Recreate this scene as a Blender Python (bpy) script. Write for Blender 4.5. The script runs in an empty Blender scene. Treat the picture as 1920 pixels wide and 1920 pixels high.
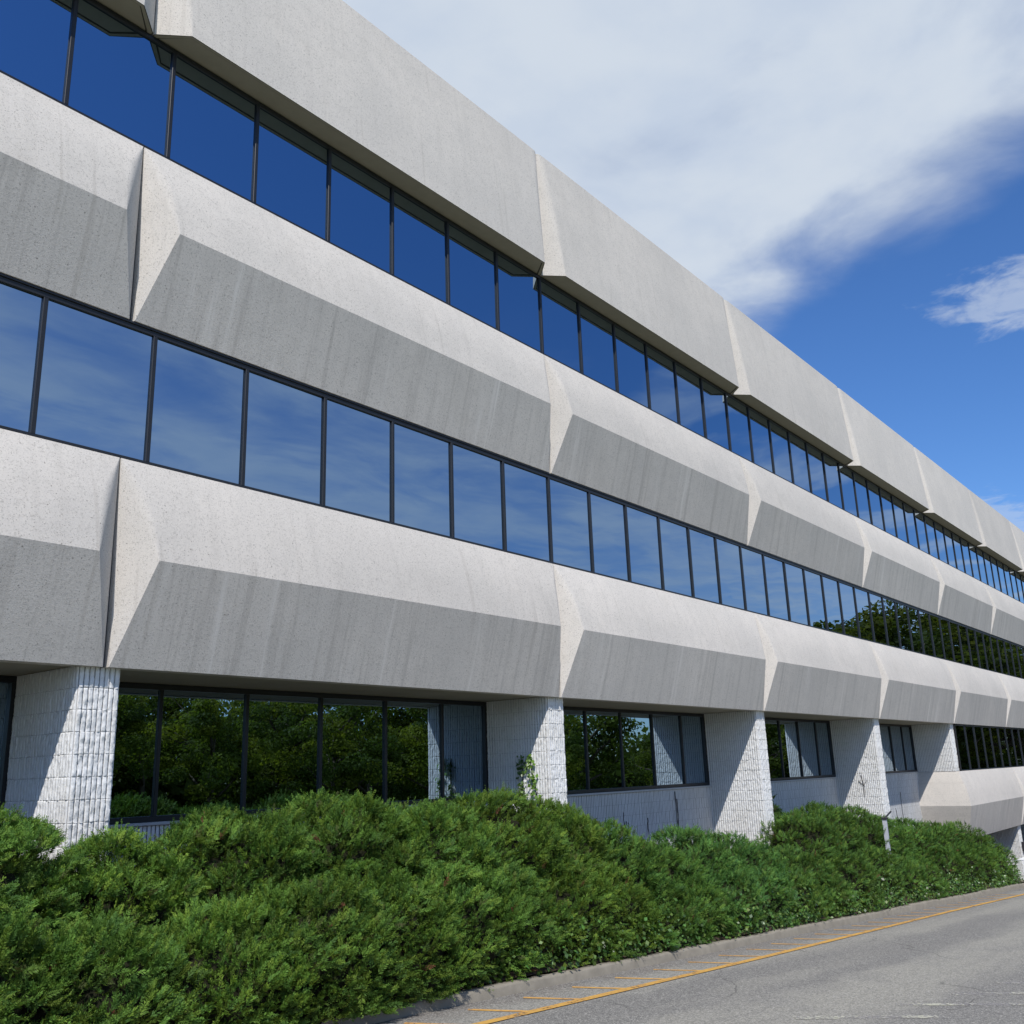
import bpy, math, random
import numpy as np
from mathutils import Matrix, Vector

random.seed(7)
RNG = np.random.default_rng(11)
D = bpy.data
SC = bpy.context.scene
COL = SC.collection

# ------------------------------------------------------------------ site dimensions (metres; camera height is z = 0)
BAY = 7.32            # panel module
WIN = 1.1703          # window module
WX0 = 0.297           # first mullion
GY = 0.03             # upper glass plane
GYL = 1.30            # recessed ground floor glass plane
ZA = {2: 6.700, 1: 3.145, 0: -0.410}     # sill lines of the three spandrel rows
DR, DC = -1.046, -2.063                  # ridge and bottom edge below the sill line
ZF, ZT = 8.157, 10.540                   # parapet panel bottom / top
SLOPE = 0.06
KERB_Y = -1.86
SUN = Vector((-1.22, -1.0, 1.9)).normalized()


def road_z(x):
    x = np.clip(x, -45.0, 75.0)
    return -1.68 - SLOPE * (x + 4.85)


# ------------------------------------------------------------------ object helpers
def link(name, verts, faces, mat, parent=None, smooth=None, loc=None):
    me = D.meshes.new(name)
    me.from_pydata([tuple(v) for v in verts], [], faces)
    me.materials.append(mat)
    if smooth is not None:
        flags = [True] * len(faces) if smooth is True else smooth
        me.polygons.foreach_set('use_smooth', flags)
    me.update()
    o = D.objects.new(name, me)
    COL.objects.link(o)
    if loc:
        o.location = loc
    if parent:
        o.parent = parent
    return o


def link_np(name, verts, faces, mat, parent=None, colors=None, smooth=False, mat2=None, from2=0):
    """verts (n,3) array, faces (m,k) int array with constant k"""
    me = D.meshes.new(name)
    n, (m, k) = len(verts), faces.shape
    me.vertices.add(n)
    me.vertices.foreach_set('co', np.ascontiguousarray(verts, np.float32).ravel())
    me.loops.add(m * k)
    me.loops.foreach_set('vertex_index', np.ascontiguousarray(faces, np.int32).ravel())
    me.polygons.add(m)
    me.polygons.foreach_set('loop_start', np.arange(0, m * k, k, dtype=np.int32))
    me.polygons.foreach_set('loop_total', np.full(m, k, np.int32))
    if smooth:
        me.polygons.foreach_set('use_smooth', np.ones(m, bool))
    me.materials.append(mat)
    if mat2 is not None:
        me.materials.append(mat2)
        me.polygons.foreach_set('material_index', (np.arange(m) >= from2).astype(np.int32))
    if colors is not None:
        a = me.color_attributes.new('tint', 'FLOAT_COLOR', 'POINT')
        a.data.foreach_set('color', np.ascontiguousarray(colors, np.float32).ravel())
    me.update(calc_edges=True)
    o = D.objects.new(name, me)
    COL.objects.link(o)
    if parent:
        o.parent = parent
    return o


def empty(name, loc=(0, 0, 0)):
    o = D.objects.new(name, None)
    COL.objects.link(o)
    o.location = loc
    return o


def tag(o, label=None, cat=None, group=None, kind=None):
    if label: o['label'] = label
    if cat: o['category'] = cat
    if group: o['group'] = group
    if kind: o['kind'] = kind
    return o


class MB:
    """collects boxes / quads / tubes into one mesh"""
    def __init__(s): s.v, s.f, s.sm = [], [], []

    def quad(s, *p, smooth=False):
        n = len(s.v); s.v += [tuple(q) for q in p]; s.f.append(tuple(range(n, n + len(p)))); s.sm.append(smooth)

    def box(s, x0, x1, y0, y1, z0, z1):
        n = len(s.v)
        s.v += [(x0, y0, z0), (x1, y0, z0), (x1, y1, z0), (x0, y1, z0), (x0, y0, z1), (x1, y0, z1), (x1, y1, z1), (x0, y1, z1)]
        for f in ((0, 3, 2, 1), (4, 5, 6, 7), (0, 1, 5, 4), (1, 2, 6, 5), (2, 3, 7, 6), (3, 0, 4, 7)):
            s.f.append(tuple(n + i for i in f)); s.sm.append(False)

    def bbox(s, x0, x1, y0, y1, z0, z1, b=0.004):
        """box whose front (-y) long edges are chamfered"""
        n = len(s.v)
        prof = [(y1, z0), (y0 + b, z0), (y0, z0 + b), (y0, z1 - b), (y0 + b, z1), (y1, z1)]
        for x in (x0, x1):
            s.v += [(x, y, z) for y, z in prof]
        k = len(prof)
        for i in range(k):
            j = (i + 1) % k
            s.f.append((n + i, n + j, n + k + j, n + k + i)); s.sm.append(False)
        s.f.append(tuple(n + i for i in range(k))[::-1]); s.sm.append(False)
        s.f.append(tuple(n + k + i for i in range(k))); s.sm.append(False)

    def tube(s, pts, r, seg=6):
        pts = [Vector(p) for p in pts]
        rs = r if isinstance(r, (list, tuple)) else [r] * len(pts)
        rings = []
        for i, p in enumerate(pts):
            t = (pts[min(i + 1, len(pts) - 1)] - pts[max(i - 1, 0)]).normalized()
            a = t.orthogonal().normalized(); b = t.cross(a)
            n = len(s.v)
            for k in range(seg):
                an = 2 * math.pi * k / seg
                s.v.append(tuple(p + (a * math.cos(an) + b * math.sin(an)) * rs[i]))
            rings.append(n)
        for i in range(len(rings) - 1):
            for k in range(seg):
                k2 = (k + 1) % seg
                s.f.append((rings[i] + k, rings[i] + k2, rings[i + 1] + k2, rings[i + 1] + k)); s.sm.append(True)
        s.f.append(tuple(rings[-1] + k for k in range(seg))); s.sm.append(False)
        s.f.append(tuple(rings[0] + k for k in range(seg))[::-1]); s.sm.append(False)

    def build(s, name, mat, parent=None, loc=None):
        return link(name, s.v, s.f, mat, parent, s.sm, loc)


# ------------------------------------------------------------------ node helpers
class NT:
    def __init__(s, tree): s.t = tree; s.n = tree.nodes; s.l = tree.links

    def add(s, typ, **kw):
        n = s.n.new(typ)
        for k, v in kw.items():
            if k.startswith('i_'):
                key = k[2:]
                key = int(key) if key.isdigit() else key.replace('_', ' ')
                s.set(n.inputs[key], v)
            else:
                setattr(n, k, v)
        return n

    def set(s, sock, v):
        if isinstance(v, bpy.types.NodeSocket): s.l.new(v, sock)
        elif isinstance(v, bpy.types.Node): s.l.new(v.outputs[0], sock)
        else: sock.default_value = v

    def math(s, op, a, b=None, c=None, clamp=False):
        n = s.n.new('ShaderNodeMath'); n.operation = op; n.use_clamp = clamp
        for i, v in enumerate((a, b, c)):
            if v is not None: s.set(n.inputs[i], v)
        return n.outputs[0]

    def vmath(s, op, a, b=None):
        n = s.n.new('ShaderNodeVectorMath'); n.operation = op
        s.set(n.inputs[0], a)
        if b is not None: s.set(n.inputs[1], b)
        return n

    def ramp(s, fac, lo, hi, smooth=True, to=(0.0, 1.0)):
        n = s.n.new('ShaderNodeMapRange'); n.interpolation_type = 'SMOOTHSTEP' if smooth else 'LINEAR'
        s.set(n.inputs[0], fac)
        for i, v in ((1, lo), (2, hi), (3, to[0]), (4, to[1])): s.set(n.inputs[i], v)
        return n.outputs[0]

    def mix(s, fac, a, b, mode='MIX'):
        n = s.n.new('ShaderNodeMix'); n.data_type = 'RGBA'; n.blend_type = mode
        s.set(n.inputs[0], fac); s.set(n.inputs[6], a); s.set(n.inputs[7], b)
        return n.outputs[2]

    def noise(s, vec, scale, detail=4.0, rough=0.55, dist=0.0):
        n = s.n.new('ShaderNodeTexNoise')
        s.set(n.inputs['Vector'], vec); n.inputs['Scale'].default_value = scale
        n.inputs['Detail'].default_value = detail; n.inputs['Roughness'].default_value = rough
        n.inputs['Distortion'].default_value = dist
        return n.outputs[0]

    def scale(s, vec, v):
        return s.vmath('MULTIPLY', vec, v).outputs[0]


def new_mat(name):
    m = D.materials.new(name); m.use_nodes = True
    t = NT(m.node_tree); b = t.n['Principled BSDF']
    return m, t, b


def rgb(r, g, b): return (r, g, b, 1.0)


def mat_concrete():
    m, t, b = new_mat('aggregate_concrete')
    g = t.add('ShaderNodeNewGeometry'); P = g.outputs['Position']; N = g.outputs['Normal']
    oi = t.add('ShaderNodeObjectInfo')
    big = t.noise(P, 0.55, 3)
    mid = t.noise(P, 5.0, 5)
    grain = t.noise(P, 95.0, 2)
    grain2 = t.noise(P, 38.0, 3)
    base = t.mix(t.ramp(big, 0.35, 0.65), rgb(0.575, 0.556, 0.528), rgb(0.652, 0.625, 0.588))
    base = t.mix(t.math('MULTIPLY', t.ramp(mid, 0.40, 0.70), 0.30), base, rgb(0.50, 0.487, 0.463))
    base = t.mix(t.math('MULTIPLY', t.ramp(grain, 0.36, 0.60), 0.34), base, rgb(0.78, 0.755, 0.715))
    base = t.mix(t.math('MULTIPLY', t.ramp(grain2, 0.54, 0.68), 0.55), base, rgb(0.44, 0.425, 0.40))
    # exposed dark pebbles and pits
    for sc, thr, rad, amt in ((44.0, 0.80, 0.30, 0.60), (75.0, 0.72, 0.38, 0.55), (24.0, 0.94, 0.24, 0.65)):
        vo = t.add('ShaderNodeTexVoronoi', i_Vector=P, i_Scale=sc)
        pick = t.math('GREATER_THAN', t.add('ShaderNodeSeparateColor', i_0=vo.outputs['Color']).outputs[0], thr)
        dot = t.math('MULTIPLY', pick, t.ramp(vo.outputs['Distance'], rad, rad * 0.45))
        base = t.mix(t.math('MULTIPLY', dot, amt), base, rgb(0.155, 0.145, 0.13))
    # run-off streaks down the faces; lime bloom on the undersides
    sx = t.add('ShaderNodeSeparateXYZ', i_0=P)
    wob = t.math('MULTIPLY', t.noise(P, 1.3, 2), 0.05)
    lean = t.add('ShaderNodeCombineXYZ', i_0=t.math('ADD', sx.outputs[0], wob), i_1=0.0, i_2=t.math('MULTIPLY', sx.outputs[2], 0.035))
    st = t.noise(lean, 7.5, 6, 0.66)
    st2 = t.noise(lean, 1.6, 3, 0.55)
    nz = t.add('ShaderNodeSeparateXYZ', i_0=N).outputs[2]
    under = t.ramp(nz, -0.05, -0.2)
    bloom = t.math('MULTIPLY', t.math('MULTIPLY', t.ramp(st, 0.53, 0.68), t.ramp(st2, 0.44, 0.58)), t.math('MULTIPLY', under, 0.95))
    base = t.mix(bloom, base, rgb(0.74, 0.72, 0.69))
    grime = t.math('MULTIPLY', t.ramp(st, 0.50, 0.30), t.math('ADD', t.math('MULTIPLY', under, 0.34), 0.12))
    base = t.mix(grime, base, rgb(0.36, 0.345, 0.325))
    blot = t.math('MULTIPLY', t.ramp(t.noise(P, 1.1, 6, 0.65, 0.5), 0.54, 0.72), 0.22)
    base = t.mix(blot, base, rgb(0.47, 0.45, 0.415))
    drip = t.math('MULTIPLY', t.math('MULTIPLY', t.ramp(t.noise(lean, 9.0, 2), 0.60, 0.72), t.ramp(st2, 0.60, 0.44)), 0.30)
    base = t.mix(drip, base, rgb(0.40, 0.375, 0.34))
    tone = t.math('ADD', t.math('MULTIPLY', oi.outputs['Random'], 0.09), 0.945)
    base = t.vmath('MULTIPLY', base, t.add('ShaderNodeCombineXYZ', i_0=tone, i_1=t.math('MULTIPLY', tone, 0.966), i_2=t.math('MULTIPLY', tone, 0.922))).outputs[0]
    t.set(b.inputs['Base Color'], base)
    b.inputs['Roughness'].default_value = 0.9
    b.inputs['Specular IOR Level'].default_value = 0.2
    h = t.math('ADD', t.math('MULTIPLY', grain, 0.6), t.math('MULTIPLY', grain2, 0.6))
    bp = t.add('ShaderNodeBump', i_Strength=0.32, i_Distance=0.008, i_Height=h)
    t.set(b.inputs['Normal'], bp.outputs[0])
    return m


def mat_block(name='painted_block', c=(0.80, 0.80, 0.79), bump=0.5):
    m, t, b = new_mat(name)
    P = t.add('ShaderNodeNewGeometry').outputs['Position']
    n1 = t.noise(P, 14.0, 5, 0.65); n2 = t.noise(P, 60.0, 4, 0.6); n3 = t.noise(P, 1.4, 3)
    base = t.mix(t.ramp(n3, 0.4, 0.65), rgb(*c), rgb(c[0] * .93, c[1] * .92, c[2] * .9))
    base = t.mix(t.math('MULTIPLY', t.ramp(n1, 0.60, 0.74), 0.55), base, rgb(0.50, 0.48, 0.45))
    t.set(b.inputs['Base Color'], base)
    b.inputs['Roughness'].default_value = 0.75
    h = t.math('ADD', n1, t.math('MULTIPLY', n2, 0.5))
    t.set(b.inputs['Normal'], t.add('ShaderNodeBump', i_Strength=bump, i_Distance=0.02, i_Height=h).outputs[0])
    return m


def mat_glass():
    m, t, b = new_mat('reflective_glass')
    g = t.add('ShaderNodeNewGeometry')
    n = t.noise(g.outputs['Position'], 0.9, 1)
    b.inputs['Metallic'].default_value = 1.0
    b.inputs['Roughness'].default_value = 0.0
    b.inputs['Base Color'].default_value = rgb(0.30, 0.405, 0.51)
    t.set(b.inputs['Normal'], t.add('ShaderNodeBump', i_Strength=0.10, i_Distance=0.02, i_Height=n).outputs[0])
    return m


def mat_plain(name, c, rough=0.6, metal=0.0, var=0.15, scale=8.0, spec=0.4):
    m, t, b = new_mat(name)
    P = t.add('ShaderNodeNewGeometry').outputs['Position']
    n = t.noise(P, scale, 4)
    lo = tuple(x * (1 - var) for x in c); hi = tuple(min(1, x * (1 + var)) for x in c)
    t.set(b.inputs['Base Color'], t.mix(n, rgb(*lo), rgb(*hi)))
    b.inputs['Roughness'].default_value = rough; b.inputs['Metallic'].default_value = metal
    b.inputs['Specular IOR Level'].default_value = spec
    return m


def mat_foliage(name, spec=0.25, rough=0.55, trans=0.25):
    m, t, b = new_mat(name)
    a = t.add('ShaderNodeAttribute', attribute_name='tint')
    t.set(b.inputs['Base Color'], a.outputs['Color'])
    b.inputs['Roughness'].default_value = rough
    b.inputs['Specular IOR Level'].default_value = spec
    tr = t.add('ShaderNodeBsdfTranslucent', i_0=t.vmath('MULTIPLY', a.outputs['Color'], (1.25, 1.3, 0.7)).outputs[0])
    mx = t.add('ShaderNodeMixShader', i_0=trans)
    t.l.new(b.outputs[0], mx.inputs[1]); t.l.new(tr.outputs[0], mx.inputs[2])
    t.l.new(mx.outputs[0], t.n['Material Output'].inputs[0])
    return m


def mat_asphalt():
    m, t, b = new_mat('weathered_asphalt')
    P = t.add('ShaderNodeNewGeometry').outputs['Position']
    s = t.add('ShaderNodeSeparateXYZ', i_0=P); y = s.outputs[1]
    wob = t.math('MULTIPLY', t.math('SUBTRACT', t.noise(P, 0.5, 3), 0.5), 0.8)
    yy = t.math('ADD', y, wob)
    lanes = t.noise(t.add('ShaderNodeCombineXYZ', i_0=t.math('MULTIPLY', s.outputs[0], 0.06), i_1=yy, i_2=0.0), 0.85, 4)
    base = t.mix(t.ramp(lanes, 0.40, 0.62), rgb(0.158, 0.151, 0.142), rgb(0.300, 0.285, 0.244))
    patch = t.noise(P, 0.9, 5)
    base = t.mix(t.math('MULTIPLY', t.ramp(patch, 0.5, 0.7), 0.4), base, rgb(0.165, 0.160, 0.154))
    # gutter dirt along the kerb
    gut = t.math('MULTIPLY', t.ramp(t.math('ADD', y, t.math('MULTIPLY', wob, 0.25)), -2.50, -1.95), t.ramp(t.noise(P, 2.2, 4), 0.3, 0.6))
    base = t.mix(t.math('MULTIPLY', gut, 0.65), base, rgb(0.145, 0.118, 0.098))
    for sc, thr, c, amt in ((80.0, 0.74, (0.46, 0.44, 0.40), 0.60), (60.0, 0.78, (0.085, 0.082, 0.08), 0.55), (130.0, 0.6, (0.38, 0.365, 0.33), 0.45), (110.0, 0.68, (0.10, 0.097, 0.093), 0.45)):
        vo = t.add('ShaderNodeTexVoronoi', i_Vector=P, i_Scale=sc)
        pick = t.math('GREATER_THAN', t.add('ShaderNodeSeparateColor', i_0=vo.outputs['Color']).outputs[0], thr)
        base = t.mix(t.math('MULTIPLY', pick, amt), base, rgb(*c))
    # fine cracks
    cw = t.vmath('ADD', P, t.scale(t.add('ShaderNodeTexNoise', i_Vector=P, i_Scale=1.3).outputs[1], (0.8, 0.8, 0.0))).outputs[0]
    ck = t.add('ShaderNodeTexVoronoi', feature='DISTANCE_TO_EDGE', i_Vector=cw, i_Scale=0.42)
    crack = t.math('MULTIPLY', t.ramp(ck.outputs[0], 0.006, 0.002), t.ramp(t.noise(P, 0.6, 3), 0.50, 0.60))
    base = t.mix(t.math('MULTIPLY', crack, 0.5), base, rgb(0.05, 0.048, 0.045))
    t.set(b.inputs['Base Color'], base)
    b.inputs['Roughness'].default_value = 0.85
    b.inputs['Specular IOR Level'].default_value = 0.25
    h = t.add('ShaderNodeTexVoronoi', i_Vector=P, i_Scale=80.0)
    t.set(b.inputs['Normal'], t.add('ShaderNodeBump', i_Strength=0.35, i_Distance=0.006, i_Height=h.outputs[0]).outputs[0])
    return m


def mat_paint(name, c, wear=0.5):
    m, t, b = new_mat(name)
    P = t.add('ShaderNodeNewGeometry').outputs['Position']
    n = t.math('ADD', t.math('MULTIPLY', t.noise(P, 26.0, 4), 0.6), t.math('MULTIPLY', t.noise(P, 3.0, 3), 0.4))
    t.set(b.inputs['Base Color'], t.mix(t.ramp(n, 0.40, 0.56), rgb(*c), rgb(c[0] * .82, c[1] * .78, c[2] * 1.1)))
    b.inputs['Roughness'].default_value = 0.8
    tr = t.add('ShaderNodeBsdfTransparent')
    mx = t.add('ShaderNodeMixShader', i_0=t.math('MULTIPLY', t.ramp(n, 0.62 - wear * 0.2, 0.70 - wear * 0.2), 0.85))
    t.l.new(b.outputs[0], mx.inputs[1]); t.l.new(tr.outputs[0], mx.inputs[2])
    t.l.new(mx.outputs[0], t.n['Material Output'].inputs[0])
    return m


M = dict(
    concrete=mat_concrete(), block=mat_block('painted_block', (0.80, 0.80, 0.785), 0.4), glass=mat_glass(), asphalt=mat_asphalt(),
    wallblock=mat_block('painted_low_wall', (0.78, 0.79, 0.79), 0.3),
    frame=mat_plain('bronze_frame', (0.017, 0.018, 0.021), 0.42, 0.0, 0.25, 6, 0.45),
    soffit=mat_plain('olive_soffit', (0.36, 0.335, 0.265), 0.9, 0, 0.12, 2.0, 0.1),  # olive-brown, darker than the panel concrete
    groove=mat_plain('rim_stain_groove_shade', (0.085, 0.08, 0.06), 0.95, 0, 0.3, 20.0, 0.1),  # stained rim; the groove's shade is painted in the same dark colour
    underside=mat_plain('olive_underside', (0.30, 0.275, 0.205), 0.9, 0, 0.12, 6.0, 0.1),  # fascia underside, a darker olive-brown than its concrete face
    gap=mat_plain('joint_sealant', (0.07, 0.066, 0.075), 0.9),
    rib_shade=mat_plain('rib_joint_shade', (0.34, 0.335, 0.33), 0.95, 0, 0.25, 15.0, 0.1),  # shade inside the rib grooves and block joints, painted as darker grey
    sill=mat_plain('grey_sill', (0.50, 0.51, 0.52), 0.6),
    kerb=mat_plain('kerb_concrete', (0.272, 0.245, 0.198), 0.9, 0, 0.32, 7.0, 0.15),
    soil=mat_plain('bark_mulch', (0.075, 0.055, 0.04), 0.95, 0, 0.4, 20.0, 0.1),
    twig=mat_plain('core_shade', (0.018, 0.019, 0.010), 0.95, 0, 0.4, 25.0, 0.1),  # opaque shrub core; shade of the deep gaps put into its colour
    bark=mat_plain('tree_bark', (0.12, 0.10, 0.08), 0.9, 0, 0.3, 12.0, 0.1),
    grass=mat_plain('lawn_grass', (0.065, 0.095, 0.03), 0.9, 0, 0.35, 1.5, 0.1),
    earth=mat_plain('far_ground', (0.11, 0.12, 0.06), 0.95, 0, 0.3, 0.3, 0.1),
    roof=mat_plain('roof_membrane', (0.20, 0.20, 0.20), 0.9),
    post=mat_plain('pale_post', (0.50, 0.52, 0.56), 0.6, 0, 0.15, 30.0),
    dark=mat_plain('dark_iron', (0.035, 0.035, 0.04), 0.6),
    deadvine=mat_plain('dead_vine_bark', (0.055, 0.045, 0.045), 0.9),
    yellow=mat_paint('yellow_road_paint', (0.60, 0.345, 0.068), 0.34),
    yellow2=mat_paint('faded_yellow_paint', (0.64, 0.36, 0.085), 0.36),
    ghost=mat_paint('worn_white_paint', (0.44, 0.43, 0.33), 0.85),
    juniper=mat_foliage('juniper_sprays', 0.18, 0.6, 0.22),
    ivy=mat_foliage('ivy_leaves', 0.5, 0.38, 0.3),
    leaves=mat_foliage('tree_leaves', 0.2, 0.6, 0.50),
)

# ================================================================== BUILDING
office = empty('office_building', (0, 0, 0))
tag(office, 'long white precast concrete office building with stepped window bands and faceted spandrels above the junipers', 'building')


def profile(bulge=0.052, seg=12):
    """outer face of a spandrel from sill to bottom edge, (y, dz)"""
    pts = []
    for i in range(seg + 1):
        s = i / seg
        pts.append((-0.311 * s - bulge * math.sin(math.pi * s) * (1 - 0.25 * s), DR * s))
    n = len(pts) - 1
    pts.append((-0.024, DC))
    return pts, n


GAP = 0.007


def spandrel_mesh(length=BAY, left_wrap=False):
    pr, nr = profile()
    V, F, S = [], [], []

    def q(pts, sm=False):
        n = len(V); V.extend(pts); F.append(tuple(range(n, n + len(pts)))); S.append(sm)

    def xl(y): return (y if y < 0 else 0.0) - 0.20 if left_wrap else GAP + max(0.0, -y) * 0.965
    def xr(y): return length - GAP - max(0.0, -y) * 0.965
    # upper slope; at the hips it rolls softly into the end facets, crisp again at the ridge
    A = 6
    def arc(y, s_, side):
        if left_wrap and side < 0: return [(xl(y), y)]
        w = min(0.11 * max(0.0, 1 - s_) ** 0.6, 0.55 * max(0.0, -y))
        x = xl(y) if side < 0 else xr(y)
        p0 = (x - side * w * 1.0, y); p1 = (x, y); p2 = (x + side * w * 0.7, y + w * 0.7)
        out = []
        for k in range(A + 1):
            t_ = k / A; u_ = 1 - t_
            out.append(tuple(u_ * u_ * p0[i] + 2 * u_ * t_ * p1[i] + t_ * t_ * p2[i] for i in (0, 1)))
        return out
    rows = []; LE, RE = [], []
    for i, (y, z) in enumerate(pr[:nr + 1]):
        la = arc(y, i / nr, -1)[::-1]; ra = arc(y, i / nr, 1)
        rows.append([(x_, y_, z) for x_, y_ in la + ra]); LE.append((la[0][0], la[0][1], z)); RE.append((ra[-1][0], ra[-1][1], z))
    n0 = len(V); k = len(rows[0])
    for rw_ in rows: V.extend(rw_)
    for i in range(nr):
        for c in range(k - 1):
            a = n0 + i * k + c
            F.append((a, a + k, a + k + 1, a + 1)); S.append(True)
    (y0, z0), (y1, z1) = pr[nr], pr[nr + 1]
    q([(xl(y0), y0, z0), (xl(y1), y1, z1), (xr(y1), y1, z1), (xr(y0), y0, z0)])
    # bottom return and top ledge
    yb = 0.13
    q([(xl(y1), y1, z1), (xl(0), yb, z1), (xr(0), yb, z1), (xr(y1), y1, z1)])
    q([(xl(0), 0.0, 0.0), (xr(0), 0.0, 0.0), (xr(0), yb, 0.0), (xl(0), yb, 0.0)])
    q([(xl(0), yb, 0.0), (xr(0), yb, 0.0), (xr(0), yb, z1), (xl(0), yb, z1)])
    # right end facet
    q((RE + [(xr(y1), y1, z1)])[::-1])
    q([(xr(0), 0, 0), (xr(y1), y1, z1), (xr(0), yb, z1), (xr(0), yb, 0)])
    if left_wrap:
        ye = 1.34
        n0 = len(V)
        for y, z in pr[:nr + 1]:
            V.append((xl(y), y, z)); V.append((xl(y), ye, z))
        for i in range(nr):
            a = n0 + 2 * i
            F.append((a, a + 1, a + 3, a + 2)); S.append(True)
        q([(xl(y0), y0, z0), (xl(y0), ye, z0), (xl(y1), ye, z1), (xl(y1), y1, z1)])
        q([(xl(y1), y1, z1), (xl(y1), ye, z1), (0.3, ye, z1), (0.3, y1, z1)])
        q([(xl(0), 0, 0.0), (0.3, 0, 0.0), (0.3, ye, 0.0), (xl(0), ye, 0.0)])
    else:
        q(LE + [(xl(y1), y1, z1)])
        q([(xl(0), 0, 0), (xl(0), yb, 0), (xl(0), yb, z1), (xl(y1), y1, z1)])
    me = D.meshes.new('spandrel_panel')
    me.from_pydata(V, [], F); me.polygons.foreach_set('use_smooth', S)
    me.materials.append(M['concrete']); me.update()
    return me


def fascia_mesh(length=BAY):
    h = ZT - ZF; yf, yt, e = -0.320, -0.057, 0.292
    V, F, S, MI = [], [], [], []
    def q(*p, mi=0):
        n = len(V); V.extend(p); F.append(tuple(range(n, n + len(p)))); S.append(False); MI.append(mi)
    L = length; g = GAP; et = 0.05
    # front as a gently bowed strip whose hips fade softly towards the roof edge
    seg = 10; A = 6; rows = []; left, right = [], []
    for i in range(seg + 1):
        s = i / seg; y = yf + (yt - yf) * s - 0.020 * math.sin(math.pi * s); z = h * s
        ee = e + (et - e) * s + 0.018 * math.sin(math.pi * s)
        w = 0.16 * s ** 0.7; wf = min(0.6 * ee, w)
        def arc(x, sd):
            p0 = (x - sd * w, y); p1 = (x, y); p2 = (x + sd * wf * .74, y + wf * .74); o_ = []
            for k in range(A + 1):
                t_ = k / A; u_ = 1 - t_
                o_.append(tuple(u_ * u_ * p0[c] + 2 * u_ * t_ * p1[c] + t_ * t_ * p2[c] for c in (0, 1)))
            return o_
        la = arc(g + ee, -1)[::-1]; ra = arc(L - g - ee, 1)
        rows.append([(*p_, z) for p_ in la + ra]); left.append(rows[-1][0]); right.append(rows[-1][-1])
    n0 = len(V); kk = len(rows[0])
    for rw_ in rows: V.extend(rw_)
    for i in range(seg):
        for c in range(kk - 1):
            a = n0 + i * kk + c
            F.append((a, a + 1, a + kk + 1, a + kk)); S.append(True); MI.append(0)
    q(*([(g, -0.026, 0.0)] + left + [(g, -0.012, h)])[::-1])
    q(*([(L - g, -0.026, 0.0)] + right + [(L - g, -0.012, h)]))
    q(*([(g, -0.012, h)] + rows[-1] + [(L - g, -0.012, h), (L - g, 0.3, h), (g, 0.3, h)]))
    q((g, -0.026, 0), (g, -0.012, h), (g, 0.3, h), (g, 0.3, 0.0)); q((L - g, -0.026, 0), (L - g, 0.3, 0), (L - g, 0.3, h), (L - g, -0.012, h))
    # underside: flat rim, shallow step, recessed soffit
    yb = 0.06
    O = [(g, yb), (g, -0.026), (g + e, yf), (L - g - e, yf), (L - g, -0.026), (L - g, yb)]
    I = [(g + 0.075, yb), (g + 0.080, 0.005), (g + e + 0.022, yf + 0.056), (L - g - e - 0.022, yf + 0.056), (L - g - 0.080, 0.005), (L - g - 0.075, yb)]
    def lerp(f): return [(a_[0] + (b_[0] - a_[0]) * f, a_[1] + (b_[1] - a_[1]) * f) for a_, b_ in zip(O, I)]
    up = 0.012
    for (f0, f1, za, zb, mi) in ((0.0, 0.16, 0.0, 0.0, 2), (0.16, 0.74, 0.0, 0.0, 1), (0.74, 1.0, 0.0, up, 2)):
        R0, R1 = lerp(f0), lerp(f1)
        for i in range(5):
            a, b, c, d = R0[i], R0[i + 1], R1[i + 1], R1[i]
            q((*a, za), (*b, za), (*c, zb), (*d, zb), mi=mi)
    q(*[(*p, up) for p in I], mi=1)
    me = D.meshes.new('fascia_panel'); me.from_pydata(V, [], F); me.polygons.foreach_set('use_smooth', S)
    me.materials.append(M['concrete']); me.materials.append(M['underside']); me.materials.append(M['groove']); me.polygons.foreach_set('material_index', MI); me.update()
    return me


def place(name, me, loc, parent=office):
    o = D.objects.new(name, me); COL.objects.link(o); o.location = loc; o.parent = parent
    return o


J0, J1 = -2, 9
sp = spandrel_mesh(); fm = fascia_mesh(); spw = spandrel_mesh(left_wrap=True)
for j in range(J0, J1):
    place('fascia_panel', fm, (j * BAY, 0, ZF))
    for r in (2, 1):
        place('spandrel_panel', sp, (j * BAY, 0, ZA[r]))
    if j >= 4:
        place('spandrel_panel', spw if j == 4 else sp, (j * BAY, 0, ZA[0]))
XL, XR = J0 * BAY, J1 * BAY

# dark backing in the joints
for j in range(J0, J1 + 1):
    x = j * BAY
    for z0, z1 in ((ZA[2] + DC, ZA[2]), (ZA[1] + DC, ZA[1]), (ZF + 0.03, ZT)) + (((ZA[0] + DC, ZA[0]),) if j > 4 else ()):
        mb = MB(); mb.box(x - 0.012, x + 0.012, 0.03, 0.12, z0 + 0.002, z1 - 0.002)
        mb.build('joint_seal', M['gap'], office)

# window bands ------------------------------------------------------
def pane_mesh(w, h):
    me = D.meshes.new('window'); me.from_pydata([(0, 0, 0), (w, 0, 0), (w, 0, h), (0, 0, h)], [], [(0, 1, 2, 3)])
    me.materials.append(M['glass']); me.update(); return me


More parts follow.
